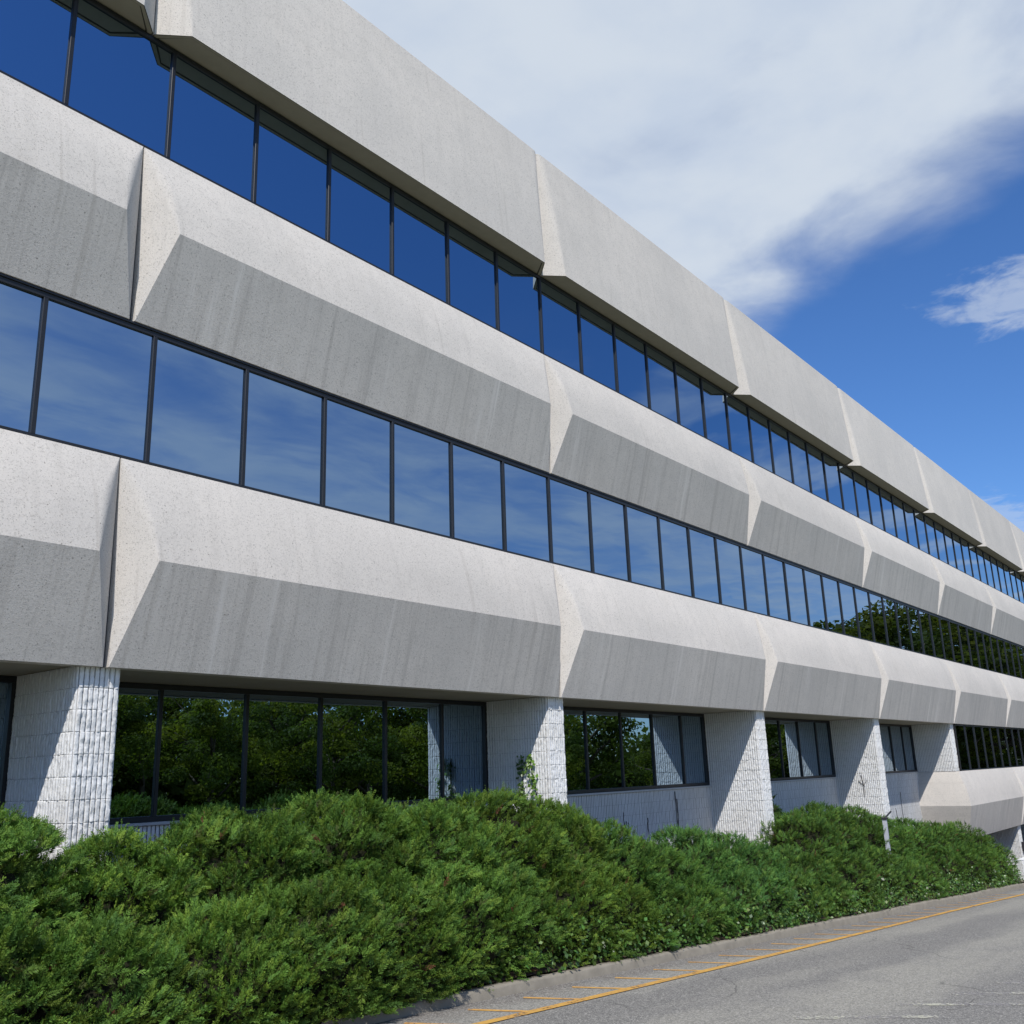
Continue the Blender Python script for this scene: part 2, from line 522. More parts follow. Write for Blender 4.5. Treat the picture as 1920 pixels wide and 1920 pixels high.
def mullion_mesh(h, wd=0.046, y0=-0.028, y1=0.012):
    b = MB(); c = 0.004
    n = len(b.v)
    prof = [(-wd / 2, y1), (-wd / 2, y0 + c), (-wd / 2 + c, y0), (wd / 2 - c, y0), (wd / 2, y0 + c), (wd / 2, y1)]
    for z in (0, h):
        b.v += [(x, y, z) for x, y in prof]
    k = len(prof)
    for i in range(k - 1):
        b.f.append((i, i + 1, k + i + 1, k + i)); b.sm.append(False)
    me = D.meshes.new('mullion'); me.from_pydata(b.v, [], b.f); me.materials.append(M['frame']); me.update()
    return me


def band(y, z0, z1, xs, tilt, deep=0.0):
    """one window per module with its mullion as sub-part"""
    h = z1 - z0
    mm = mullion_mesh(h)
    for a, b_ in zip(xs[:-1], xs[1:]):
        w = place('window', pane_mesh(b_ - a, h), (a, y, z0))
        w.rotation_euler = (random.gauss(0, tilt), 0, random.gauss(0, tilt))
        o = D.objects.new('mullion', mm); COL.objects.link(o); o.parent = w
        o.rotation_euler = (-w.rotation_euler[0], 0, -w.rotation_euler[2])


def far_band(y, z0, z1, xs, tilt):
    """the tail of a row far down the facade, as raw pieces"""
    g, m = MB(), MB()
    for a, b_ in zip(xs[:-1], xs[1:]):
        t1 = random.gauss(0, tilt) * (b_ - a)
        g.quad((a, y, z0), (b_, y + t1, z0), (b_, y + t1, z1), (a, y, z1))
        m.box(a - 0.022, a + 0.022, y - 0.028, y + 0.012, z0, z1)
    return g, m


T = math.radians(0.06)
farg, farm = MB(), MB()
def merge(dst, src):
    n = len(dst.v); dst.v += src.v; dst.f += [tuple(n + i for i in f) for f in src.f]; dst.sm += src.sm

HEAD3, HEAD2, HEAD1 = 8.150, ZA[2] + DC - 0.004, ZA[1] + DC - 0.004
for z0, z1 in ((ZA[2] + 0.03, HEAD3 - 0.05), (ZA[1] + 0.03, HEAD2 - 0.075)):
    xs = [WX0 + WIN * k for k in range(-3, 28)]
    band(GY, z0, z1, xs, T)
    tail = [WX0 + WIN * k for k in range(27, 56)]
    g, m = far_band(GY, z0, z1, tail, T); merge(farg, g); merge(farm, m)
# flush band of the lower storey beyond the fifth column
xs = [29.28 + 0.2] + [WX0 + WIN * k for k in range(26, 56)]
g, m = far_band(GY, ZA[0] + 0.03, HEAD1 - 0.05, xs, T); merge(farg, g); merge(farm, m)
fo = farg.build('window', M['glass'], office); fo['kind'] = 'stuff'
fo2 = farm.build('mullion', M['frame'], fo)

rails = MB()
for (zs, zh, hh) in ((ZA[2], HEAD3, 0.05), (ZA[1], HEAD2, 0.075)):
    rails.bbox(XL, XR, 0.004, GY + 0.02, zh - hh, zh + 0.006)
    rails.bbox(XL, XR, 0.004, GY + 0.02, zs + 0.002, zs + 0.034)
rails.bbox(29.5, XR, 0.004, GY + 0.02, HEAD1 - 0.05, HEAD1)
rails.bbox(29.5, XR, 0.004, GY + 0.02, ZA[0] + 0.002, ZA[0] + 0.034)
rails.build('frame_rail', M['frame'], office)
fl = MB()
fl.box(XL, XR, -0.012, 0.003, HEAD2 - 0.022, HEAD2 - 0.003)
fl.build('head_flashing', M['frame'], office)

# ground floor recess: soffit, windows, sills, low walls -------------
SOF = ZA[1] + DC + 0.012
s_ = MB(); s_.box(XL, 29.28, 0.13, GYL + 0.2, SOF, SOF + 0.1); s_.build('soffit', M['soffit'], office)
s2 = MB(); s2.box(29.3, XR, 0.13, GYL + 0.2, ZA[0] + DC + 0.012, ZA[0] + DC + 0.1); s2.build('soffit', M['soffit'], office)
GH, GS = SOF - 0.005, -0.385
COLX = [-7.32, 0.0, 7.32, 14.64, 21.96, 29.28]
for j, (a, b_) in enumerate(zip(COLX[:-1], COLX[1:])):
    x0, x1 = a + 0.2, b_ - 0.2
    xs = [x0] + [a + 0.2 + 0.055 + WIN * k for k in range(1, 6)] + [x1]
    if j == 0:
        xs = [x1 - 2.4, x1 - 1.2, x1]
    band(GYL, GS + 0.05, GH - 0.04, xs, T * 1.6)
    rl = MB()
    rl.bbox(x0, x1, GYL - 0.045, GYL + 0.02, GH - 0.06, GH)
    rl.bbox(x0, x1, GYL - 0.045, GYL + 0.02, GS, GS + 0.06)
    rl.bbox(x0, x0 + 0.05, GYL - 0.04, GYL + 0.02, GS + 0.06, GH - 0.06)
    rl.bbox(x1 - 0.05, x1, GYL - 0.04, GYL + 0.02, GS + 0.06, GH - 0.06)
    rl.build('frame_rail', M['frame'], office)
    sb = MB(); sb.bbox(x0, x1, GYL - 0.09, GYL + 0.05, GS - 0.035, GS - 0.002); sb.build('window_sill', M['sill'], office)
    # ribbed low wall below the sill
    wb = MB(); zb = float(road_z(b_)) - 0.2
    nr = int((x1 - x0) / 0.0508)
    rw = (x1 - x0) / nr
    ztop = GS - 0.036
    z = ztop
    while z > zb:
        zz = max(zb, z - 0.2)
        for i in range(nr):
            jy = random.uniform(-0.003, 0.003)
            wb.quad((x0 + i * rw + .007, GYL - 0.06 + jy, zz + .0015), (x0 + (i + 1) * rw - .007, GYL - 0.06 + jy, zz + .0015),
                    (x0 + (i + 1) * rw - .007, GYL - 0.06 + jy, z - .0015), (x0 + i * rw + .007, GYL - 0.06 + jy, z - .0015))
        z = zz
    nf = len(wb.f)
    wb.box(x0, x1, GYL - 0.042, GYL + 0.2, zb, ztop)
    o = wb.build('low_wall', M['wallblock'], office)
    o.data.materials.append(M['rib_shade'])
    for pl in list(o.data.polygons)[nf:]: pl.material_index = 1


# split-face ribbed columns -----------------------------------------
def column_mesh(height, seed):
    r = np.random.default_rng(seed)
    hw, y0, y1 = 0.2, 0.08, GYL + 0.06
    course, rib = 0.2, 0.05
    V, F = [], []

    def face(origin, ux, n, width, split):
        nrib = int(round(width / rib)); rw = width / nrib
        nc = int(math.ceil(height / course))
        nu, nv = 8, 15
        for c in range(nc):
            zt = -c * course; zb = max(-height, zt - course)
            for k in range(nrib):
                a0 = k * rw + 0.0055; a1 = (k + 1) * rw - 0.0055
                su = np.array([0, .02, .10, .35, .65, .90, .98, 1]); sv = np.concatenate([[0, .012], np.linspace(.06, .94, nv - 4), [.988, 1]])
                uu, vv = np.meshgrid(su, sv)
                jag = np.convolve(r.normal(0, 1, nv + 4), [0.3, 0.5, 0.7, 0.5, 0.3], 'valid')
                bulge = np.where((uu > .01) & (uu < .99), np.where((vv > .006) & (vv < .994), 0.010, 0.0065), 0.0) + 0.004 * (1 - (2 * uu - 1) ** 6)
                d = bulge + split * (0.0034 * jag[:, None] * (0.5 + 0.5 * np.sin(uu * math.pi)) + r.normal(0, 0.0026, uu.shape)) + r.uniform(-0.0015, 0.0015) * split
                d = np.where((uu == 0) | (uu == 1), 0.0, d)
                pu = a0 + (a1 - a0) * uu + r.normal(0, 0.0009, uu.shape) * split
                pv = (zt - 0.001) + (zb + 0.001 - (zt - 0.001)) * vv
                P = origin[None, None] + pu[..., None] * ux + d[..., None] * n + pv[..., None] * np.array([0, 0, 1.0])
                b = sum(len(x) for x in V)
                V.append(P.reshape(-1, 3))
                idx = np.arange(nu * nv).reshape(nv, nu) + b
                F.append(np.stack([idx[:-1, :-1], idx[1:, :-1], idx[1:, 1:], idx[:-1, 1:]], -1).reshape(-1, 4))

    face(np.array([-hw, y0, 0.0]), np.array([1.0, 0, 0]), np.array([0, -1.0, 0]), 2 * hw, 1.0)
    face(np.array([-hw, y1, 0.0]), np.array([0, -1.0, 0]), np.array([-1.0, 0, 0]), y1 - y0, 0.8)
    face(np.array([hw, y0, 0.0]), np.array([0, 1.0, 0]), np.array([1.0, 0, 0]), y1 - y0, 0.6)
    b = sum(len(x) for x in V)
    i = 0.0015
    core = np.array([(x, y, z) for z in (-height, 0) for x, y in ((-hw + i, y0 + i), (hw - i, y0 + i), (hw - i, y1), (-hw + i, y1))])
    V.append(core)
    F.append(np.array([(0, 1, 5, 4), (1, 2, 6, 5), (2, 3, 7, 6), (3, 0, 4, 7), (4, 5, 6, 7), (0, 3, 2, 1)]) + b)
    return np.concatenate(V), np.concatenate(F)


CTOP = SOF - 0.002
for j, x in enumerate(COLX):
    hgt = CTOP - ((float(road_z(x)) - 0.1) if j < 5 else ZA[0] + 0.005)
    v, f = column_mesh(hgt, 20 + j)
    o = link_np('column', v, f, M['block'], office, mat2=M['rib_shade'], from2=len(f) - 6); o.location = (x, 0, CTOP)
for k in range(5, 9):
    x = k * BAY; zt = ZA[0] + DC + 0.01
    v, f = column_mesh(zt - float(road_z(x)) + 0.2, 40 + k)
    o = link_np('column', v, f, M['block'], office, mat2=M['rib_shade'], from2=len(f) - 6); o.location = (x, 0, zt)
# basement windows right of the wrap end
zt = ZA[0] + DC
lw = MB(); lm = MB()
for k in range(4, 8):
    a, b_ = k * BAY + 0.2, (k + 1) * BAY - 0.2
    n = 6
    for i in range(n):
        xa = a + (b_ - a) * i / n; xb = a + (b_ - a) * (i + 1) / n
        lw.quad((xa, GYL, zt - 1.9), (xb, GYL, zt - 1.9), (xb, GYL, zt - 0.01), (xa, GYL, zt - 0.01))
        lm.box(xa - 0.025, xa + 0.025, GYL - 0.03, GYL + 0.01, zt - 1.9, zt - 0.01)
o = lw.build('window', M['glass'], office); o['kind'] = 'stuff'
lm.build('mullion', M['frame'], o)

# body of the building behind the facade and its roof
wl = MB()
for z0, z1 in ((ZA[2] + DC + 0.02, ZT - 0.02), (ZA[1] + DC + 0.13, ZA[2] + DC + 0.015)):
    wl.box(XL + 0.02, XR - 0.02, 0.16, 18.0, z0, z1)
wl.box(XL + 0.02, XR - 0.02, GYL + 0.08, 18.0, -6.3, ZA[1] + DC + 0.12)
wl.build('rear_wall', M['wallblock'], office)
rf = MB(); rf.box(XL, XR, 0.32, 18.05, ZT - 0.25, ZT - 0.015); rf.build('roof', M['roof'], office)

# ================================================================== GROUND
def sheet(name, xs, ys, zf, mat, kind='structure', dz=0.0):
    V = [(x, y, float(zf(x, y)) + dz) for x in xs for y in ys]
    ny = len(ys)
    F = [(i * ny + j, (i + 1) * ny + j, (i + 1) * ny + j + 1, i * ny + j + 1) for i in range(len(xs) - 1) for j in range(ny - 1)]
    return tag(link(name, V, F, mat), kind=kind)

GX = [-900, -300, -120, -45] + list(range(-40, 75, 5)) + [75, 120, 300, 900]
sheet('ground', GX, [-900, -300, -120, -60, -30, -14, -6, 0, 6, 30, 120, 300, 900], lambda x, y: road_z(x) - 0.12, M['earth'])
sheet('road', GX[3:-2], [-13.0, -10, -8, -6, -4, -3, KERB_Y + 0.02], lambda x, y: road_z(x), M['asphalt'])
sheet('lawn', GX[2:-1], [-120, -60, -30, -20, -13.0], lambda x, y: road_z(x) + (0.05 if y > -14 else 0.05 + min(1.0, (-13 - y) * 0.03)), M['grass'])

# planting bed behind the kerb
KEND = 27.3
def bed_z(x, y):
    t = min(1.0, max(0.0, (y - KERB_Y - 0.12) / 1.7))
    rise = 0.80 if x < 24 else max(0.35, 0.80 - (x - 24) * 0.05)
    return road_z(x) + 0.115 + rise * t
sheet('planting_bed', [XL, -8] + [i * 1.0 for i in range(-7, 28)] + [27.6, 29, 33, 40, 60], [KERB_Y + 0.13, -1.3, -0.8, -0.3, 0.2, 0.8, GYL + 0.1], bed_z, M['soil'])

# kerb with joints, chips and settled lengths
def kerb():
    V, F = [], []
    xs = np.arange(-14.0, KEND + 0.001, 0.1)
    r = np.random.default_rng(4)
    secs = []
    joints = []
    x = -14.0
    while x < KEND:
        joints.append(x); x += 2.4 + r.uniform(-.5, .8) if x < 9 else 1.3 + r.uniform(-.4, .9)
    offs = {}
    for i, x in enumerate(xs):
        seg = sum(1 for q in joints if q <= x)
        if seg not in offs: offs[seg] = (r.uniform(-.012, .012), r.uniform(-.014, .010))
        oy, oz = offs[seg]
        near = min(abs(x - q) for q in joints)
        dip = 0.012 * math.exp(-(near / 0.04) ** 2)
        zb = float(road_z(x)); h = 0.118 + oz - dip
        rr = 0.022 + 0.012 * r.random()
        y0 = KERB_Y + oy + dip * 0.4
        prof = [(y0, -0.1), (y0 + 0.012, h - rr), (y0 + 0.012 + rr * 0.4, h - rr * 0.35), (y0 + 0.012 + rr * 1.1, h), (y0 + 0.125, h + 0.002), (y0 + 0.125, -0.1)]
        jit = 0.003
        V += [(x, y + r.normal(0, jit), zb + z + r.normal(0, jit)) for y, z in prof]
        secs.append(len(prof))
    k = 6
    for i in range(len(xs) - 1):
        for p in range(k - 1):
            F.append((i * k + p, (i + 1) * k + p, (i + 1) * k + p + 1, i * k + p + 1))
    # corner turned towards the building at the far end
    n = len(V)
    zb = float(road_z(KEND))
    for a in np.linspace(0, math.pi / 2, 6):
        for off, z in ((0.0, -0.1), (0.012, 0.115), (0.03, 0.135), (0.15, 0.137), (0.15, -0.1)):
            rad = 0.5 - off
            V.append((KEND + math.sin(a) * rad, KERB_Y + 0.5 - math.cos(a) * rad, zb + z))
    for i in range(5):
        for p in range(4):
            F.append((n + i * 5 + p, n + (i + 1) * 5 + p, n + (i + 1) * 5 + p + 1, n + i * 5 + p + 1))
    return tag(link('kerb', V, F, M['kerb'], smooth=True), kind='structure')
kerb()

# road markings ------------------------------------------------------
def strip(name, pts, width, mat, dz):
    """ribbon on the road through (x, y) points"""
    V, F = [], []
    P = [Vector(p) for p in pts]
    for i, p in enumerate(P):
        t = (P[min(i + 1, len(P) - 1)] - P[max(i - 1, 0)]).normalized(); n = Vector((-t.y, t.x)) * width / 2
        for q in (p - n, p + n):
            V.append((q.x, q.y, float(road_z(q.x)) + dz))
    for i in range(len(P) - 1):
        F.append((2 * i, 2 * i + 2, 2 * i + 3, 2 * i + 1))
    return tag(link(name, V, F, mat), kind='structure')

strip('edge_line', [(x, -2.60 + 0.11 * min(1, max(0, (x - 8) / 9))) for x in np.arange(-4, 26.5, 0.5)], 0.105, M['yellow'], 0.008)
for k in range(-6, 26):
    x = 3.02 + 0.852 * k
    if x > 23.5: break
    yl = -2.60 + 0.11 * min(1, max(0, (x - 8) / 9))
    xs0 = x - 0.30
    strip('hatch_stripe', [(x, yl + 0.03), (x - 0.15, yl + 0.27), (xs0, yl + 0.54)], 0.075, M['yellow2'], 0.004)
for x0, y0, x1, y1 in ((5.6, -5.1, 6.5, -6.15), (6.6, -5.35, 7.5, -6.3), (7.7, -5.55, 8.7, -6.45), (9.1, -5.7, 10.1, -6.6), (4.3, -4.6, 5.2, -5.6)):
    strip('worn_marking', [(x0, y0), ((x0 + x1) / 2, (y0 + y1) / 2), (x1, y1)], 0.13, M['ghost'], 0.004)
strip('tar_seam', [(23.2, -2.25), (24.4, -3.3), (25.6, -4.6), (26.4, -6.5)], 0.06, M['dark'], 0.004)

# ================================================================== PLANTS
def unit(a): return a / np.maximum(np.linalg.norm(a, axis=-1, keepdims=True), 1e-9)


def blades(base, direc, length, width, up, col):
    """diamond leaf per row: base (n,3), direction, length, width"""
    side = unit(np.cross(direc, up))
    m = base + direc * (length * 0.45)[:, None]
    tip = base + direc * length[:, None]
    w = side * (width * 0.5)[:, None]
    V = np.stack([base, m - w, tip, m + w], 1).reshape(-1, 3)
    F = np.arange(len(base) * 4).reshape(-1, 4)
    return V, F, np.repeat(col, 4, 0)


class Mound:
    def __init__(s, x, y, top, rx, ry, rz): s.c = np.array([x, y, top - rz]); s.r = np.array([rx, ry, rz])


def inside(pts, m, k):
    return (((pts - m.c) / (m.r * k)) ** 2).sum(1) < 1


def juniper_sprays(mine, others, dens, hue, r):
    """feathery sprays covering the outside of a cluster of mounds"""
    VV, FF, CC = [], [], []; nb = 0
    for m in mine:
        area = 2 * math.pi * ((m.r[0] * m.r[1] + m.r[0] * m.r[2] + m.r[1] * m.r[2]) / 3) * 1.6
        n = int(area * dens)
        u = unit(r.normal(size=(n, 3)))
        # branch pads: overlapping flat fans with recesses between them
        npad = max(10, int(area / 0.062))
        pu = unit(r.normal(size=(npad, 3)))
        pc = pu * m.r; prad = r.uniform(0.20, 0.36, npad); plift = r.uniform(-0.06, 0.07, npad)
        q0 = u * m.r
        d2 = (((q0[:, None] - pc[None]) * np.array([0.85, 1.0, 1.65])) ** 2).sum(2) / prad[None] ** 2
        lift = np.sqrt(np.clip(1 - d2, 0, 1)) * 0.22 + np.where(d2 < 1, plift[None], -9)
        best = lift.argmax(1); has = lift.max(1) > -1
        under = has & ((q0 - pc[best])[:, 2] < -0.16 * prad[best])
        disp = np.where(has & ~under, lift.max(1), -0.05) - 0.15
        drop = np.where(has, ~under | (r.random(n) < 0.38), r.random(n) < 0.60)
        radial = unit(q0 - pc[best]) * has[:, None]
        edge_d = np.clip(d2[np.arange(n), best], 0, 1) * has
        u = u[drop]; disp = disp[drop]; radial = radial[drop]; edge_d = edge_d[drop]; best = best[drop]; n = len(u)
        pn = unit(u / m.r)
        p = m.c + u * m.r + pn * (disp - 0.05 - 0.10 * r.random(n) ** 2)[:, None]
        # second layer: older browner sprays on the inside twigs
        n2 = int(area * dens * 0.42)
        u2 = unit(r.normal(size=(n2, 3)))
        lump2 = 1 + 0.10 * np.sin(u2 @ np.array([7.1, 3.3, 5.2]) * 1.3 + m.c[0] * 5) + 0.08 * np.sin(u2 @ np.array([-4.1, 8.3, 6.2]) * 1.6 + m.c[0] * 3)
        p = np.concatenate([p, m.c + u2 * m.r * (lump2 * r.uniform(0.72, 0.82, n2))[:, None]])
        u = np.concatenate([u, u2]); old = np.arange(len(u)) >= n; n = len(u)
        radial = np.concatenate([radial, np.zeros((n2, 3))]); edge_d = np.concatenate([edge_d, np.zeros(n2)]); best = np.concatenate([best, r.integers(0, npad, n2)])
        nrm = unit(u / m.r)
        keep = np.ones(n, bool)
        for q in mine + others:
            if q is not m: keep &= ~inside(p, q, 0.80)
        gz = np.array([float(bed_z(a, b)) for a, b in p[:, :2]])
        keep &= (p[:, 2] > gz - 0.02) & (nrm[:, 1] < 0.75)
        # stay clear of columns and the wall
        for cx in COLX[1:]:
            keep &= ~((np.abs(p[:, 0] - cx) < 0.26) & (p[:, 1] > 0.02))
        keep &= ~((np.abs(p[:, 0] - 17.25) < 0.16) & (np.abs(p[:, 1] + 1.4) < 0.25) & (p[:, 2] > -1.36))
        keep &= p[:, 1] < GYL - 0.2
        p, nrm, radial, edge_d, best, old = p[keep], nrm[keep], radial[keep], edge_d[keep], best[keep], old[keep]; n = len(p)
        if n == 0: continue
        # spray axis: outwards, a little up, drifting along the slope
        drift = r.normal(size=(n, 3)) * np.array([1.0, 0.6, 0.25])
        flow = r.normal(0, 0.25, (npad, 3))
        ax = unit(nrm * 0.50 + np.array([0.16, -0.10, 0.40]) + radial * (0.25 + 0.55 * edge_d)[:, None] + flow[best] + drift * 0.34)
        L = r.uniform(0.07, 0.155, n)
        nbld = 30
        s = np.tile(np.linspace(0.05, 1.0, nbld), (n, 1)) + r.normal(0, 0.02, (n, nbld))
        sd = unit(np.cross(ax, r.normal(size=(n, 3))))             # plane of the fan
        sd2 = np.cross(ax, sd)
        sign = np.where(np.arange(nbld) % 2 == 0, 1.0, -1.0)[None, :]
        tilt = r.normal(0, 0.45, (n, nbld))
        droop = r.uniform(-0.10, 0.22, n)[:, None]
        pos = p[:, None] + ax[:, None] * (s * L[:, None])[..., None] + np.array([0, 0, -1.0]) * ((s ** 2) * droop * L[:, None])[..., None]
        d = ax[:, None] * 0.85 + sd[:, None] * (sign * 0.75)[..., None] + sd2[:, None] * tilt[..., None] * 0.8
        d = unit(d + r.normal(0, 0.12, d.shape))
        ln = (0.040 * (1.15 - 0.75 * s) * r.uniform(0.7, 1.25, s.shape)).clip(0.016, 0.08)
        wd = ln * 0.17 + 0.0032
        base_c = np.array([[0.092, 0.182, 0.032], [0.114, 0.214, 0.036], [0.072, 0.152, 0.033], [0.134, 0.216, 0.032]])
        padc = r.uniform(0.82, 1.18, (npad, 1)) * np.array([1, 1, 1.0])
        c = base_c[r.integers(0, 4, n)] * r.uniform(0.75, 1.2, (n, 1)) * hue * padc[best]
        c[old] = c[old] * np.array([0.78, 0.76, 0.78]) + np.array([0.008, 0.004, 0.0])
        deadpad = r.random(npad) < 0.004
        dead = (r.random(n) < 0.002) | (deadpad[best] & (r.random(n) < 0.6))
        c[dead] = np.array([0.20, 0.085, 0.05]) * r.uniform(0.6, 1.1, (dead.sum(), 1))
        brown = r.random(n) < 0.025
        c[brown] = c[brown] * 0.4 + np.array([0.085, 0.065, 0.035]) * 0.6
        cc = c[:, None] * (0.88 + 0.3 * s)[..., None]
        col = np.concatenate([cc, np.ones(cc.shape[:2] + (1,))], -1).reshape(-1, 4)
        upv = unit(sd2[:, None] + r.normal(0, 0.4, (n, nbld, 3))).reshape(-1, 3)
        V, F, C_ = blades(pos.reshape(-1, 3), d.reshape(-1, 3), ln.reshape(-1), wd.reshape(-1), upv, col)
        VV.append(V); FF.append(F + nb); CC.append(C_); nb += len(V)
    return np.concatenate(VV), np.concatenate(FF), np.concatenate(CC)


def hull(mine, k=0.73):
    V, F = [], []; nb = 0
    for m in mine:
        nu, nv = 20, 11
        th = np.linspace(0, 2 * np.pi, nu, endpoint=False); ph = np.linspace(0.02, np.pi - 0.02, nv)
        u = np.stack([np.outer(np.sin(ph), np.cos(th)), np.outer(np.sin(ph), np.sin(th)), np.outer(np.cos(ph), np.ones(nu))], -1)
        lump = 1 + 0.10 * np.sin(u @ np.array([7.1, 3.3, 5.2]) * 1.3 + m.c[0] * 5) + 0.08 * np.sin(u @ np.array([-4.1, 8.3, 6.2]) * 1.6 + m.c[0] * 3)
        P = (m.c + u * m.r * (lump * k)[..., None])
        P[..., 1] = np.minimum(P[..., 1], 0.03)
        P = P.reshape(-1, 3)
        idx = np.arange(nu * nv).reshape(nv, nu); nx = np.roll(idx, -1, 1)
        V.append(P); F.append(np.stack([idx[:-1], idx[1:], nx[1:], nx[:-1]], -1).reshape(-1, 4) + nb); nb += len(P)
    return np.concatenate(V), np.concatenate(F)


# (label, hue, mounds(x, y, top, rx, ry, rz))
def MD(x, y, top, rx, ry=None, rz=None):
    return Mound(x, y, top, rx, ry or 0.85, rz or 0.75)

def front(x, top, out=0.0):
    """low mass spilling over the kerb"""
    zb = float(road_z(x))
    h = max(0.5, top - zb)
    return Mound(x, -1.30 - out, zb + h, 0.95, 0.50, h * 0.62)

SHRUBS = [
    ('juniper shrub at the far left, in shade at its foot, left of the first column', (1, 1, 1), [MD(-3.3, -.7, -.05, 1.1), MD(-1.55, -.75, -.17, .95), front(-3.2, -.85, .36), front(-1.9, -.85, .36), front(-.8, -1.05, .34)]),
    ('low juniper hollow in front of the foot of the first split-face column', (1.08, 1.05, 1), [MD(-.25, -.75, -.47, .75, .6), front(.2, -1.05, .33)]),
    ('tallest rounded juniper, in front of the first wide dark window bay', (1.05, 1.04, 1), [MD(1.05, -.65, -.29, .85), MD(2.3, -.6, -.245, 1.0), front(1.15, -.92, .31), front(2.2, -1.0, .24)]),
    ('juniper with a dip in its top, below the reflected column in the first bay', (1, 1, 1), [MD(3.55, -.6, -.345, .95), front(3.3, -1.0, .10), front(4.2, -1.08)]),
    ('domed juniper covering the foot of the column with the green climbing vine', (1.04, 1.0, .95), [MD(4.9, -.55, -.305, 1.0), MD(6.0, -.6, -.47, .9), front(5.3, -1.1), front(6.3, -1.25)]),
    ('juniper sloping down to the right of the vine-clad column', (.95, 1.0, 1.05), [MD(7.15, -.72, -.80, .85), MD(8.4, -.7, -1.16, .9), front(7.4, -1.55), front(8.4, -1.62)]),
    ('bluish feathery juniper in front of the low grey wall of the second bay', (.92, 1.0, 1.2), [MD(9.9, -.55, -1.06, 1.1), MD(11.5, -.6, -1.26, 1.0), front(9.6, -1.6), front(10.8, -1.7)]),
    ('low juniper against the brightly lit foot of the third column', (.98, 1, 1.1), [MD(13.1, -.85, -1.58, .9), front(12.1, -1.9), front(13.4, -2.02)]),
    ('high juniper mound right of the third column, under the third bay sill', (.96, .98, 1.05), [MD(14.6, -.5, -.98, .8), MD(15.9, -.45, -.92, 1.1), MD(17.4, -.5, -1.04, 1.1), front(14.8, -1.7), front(16.3, -1.75)]),
    ('juniper round the pale post, in front of the fourth column', (.93, .97, 1.05), [MD(19.2, -.40, -1.36, 1.2), MD(20.9, -.5, -1.50, 1.1), front(17.9, -2.05), front(19.3, -2.25)]),
    ('juniper below the half-lit low wall of the fourth bay', (.93, .97, 1.02), [MD(22.4, -.6, -1.62, 1.1), MD(23.9, -.6, -1.74, 1.0), front(21.2, -2.15), front(22.8, -2.2)]),
    ('last juniper tapering down to the end of the kerb by the white retaining wall', (.95, .97, 1), [MD(25.4, -.7, -1.85, 1.1), MD(26.7, -.85, -2.25, .9), MD(27.3, -.3, -2.35, .9), front(24.4, -2.35), front(25.8, -2.6)]),
    ('dark green upright juniper close to the wall, behind the third bay mound', (.55, .60, .75), [Mound(14.95, .50, -.62, .42, .30, .45), Mound(15.45, .55, -.72, .40, .28, .4)]),
]
ALL = [m for _, _, ms in SHRUBS for m in ms]
for i, (label, hue, ms) in enumerate(SHRUBS):
    r = np.random.default_rng(100 + i)
    cx = float(np.mean([m.c[0] for m in ms])); dist = math.hypot(cx + 4.85, 8.0)
    dens = float(np.interp(dist, [8, 12, 20, 32], [1080, 840, 500, 300])) * (1.8 if ms[0].c[1] > 0.2 else 1.0)
    root = empty('juniper_shrub', (cx, -0.7, float(bed_z(cx, -0.7))))
    tag(root, label, 'shrub', 'juniper shrubs between the kerb and the building')
    v, f, c = juniper_sprays(ms, [m for m in ALL if m not in ms and abs(m.c[0] - cx) < 5], dens, np.array(hue) ** 1.6 * (1 + 0.10 * math.sin(i * 2.3)), r)
    off = np.array(root.location)
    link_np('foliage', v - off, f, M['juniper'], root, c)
    if ms[0].c[1] > 0.2: continue      # sparse upright shrub: no dense inside
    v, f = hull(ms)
    link_np('inner_core', v - off, f, M['twig'], root)  # solid filler behind the sprays, coloured near-black as shaded depth


def leaf_quads(p, nrm, size, r, col):
    """broad leaf: four-corner kite bent along the rib"""
    n = len(p)
    t = unit(np.cross(nrm, r.normal(size=(n, 3)))); b = np.cross(nrm, t)
    s = size[:, None]
    V = np.stack([p - t * s * .5, p + b * s * .42 + nrm * s * .08, p + t * s * .6, p - b * s * .42 + nrm * s * .08], 1).reshape(-1, 3)
    return V, np.arange(n * 4).reshape(-1, 4), np.repeat(np.concatenate([col, np.ones((n, 1))], 1), 4, 0)


r = np.random.default_rng(5)
n = 9000
x = r.uniform(1.5, 27.0, n) ** 1.0
clump = 0.5 + 0.5 * np.sin(x * 2.1) * np.sin(x * 0.83 + 1)
keep = r.random(n) < 0.15 + 0.85 * clump * np.clip((x - 2) / 6, 0.12, 1)
x = x[keep]; n = len(x)
hgt = np.abs(r.normal(0, 0.20, n)).clip(0, 0.6) * (0.5 + clump[keep])
y = KERB_Y + 0.13 - 0.10 * r.random(n) - 0.06 * np.sin(hgt * 6) + r.uniform(-.03, .12, n)
z = road_z(x) + 0.12 + hgt
nr = unit(np.stack([r.normal(-.15, .5, n), r.normal(-.7, .4, n), r.normal(.55, .4, n)], 1))
col = np.array([0.075, 0.155, 0.030]) * r.uniform(0.45, 1.7, (n, 1)) * np.stack([r.uniform(.8, 1.4, n), np.ones(n), r.uniform(.6, 1.3, n)], 1)
v, f, c = leaf_quads(np.stack([x, y, z], 1), nr, r.uniform(.025, .065, n), r, col)
tag(link_np('ivy', v, f, M['ivy'], None, c), 'small-leaved glossy ivy spilling over the kerb under the junipers', 'ground cover', kind='stuff')


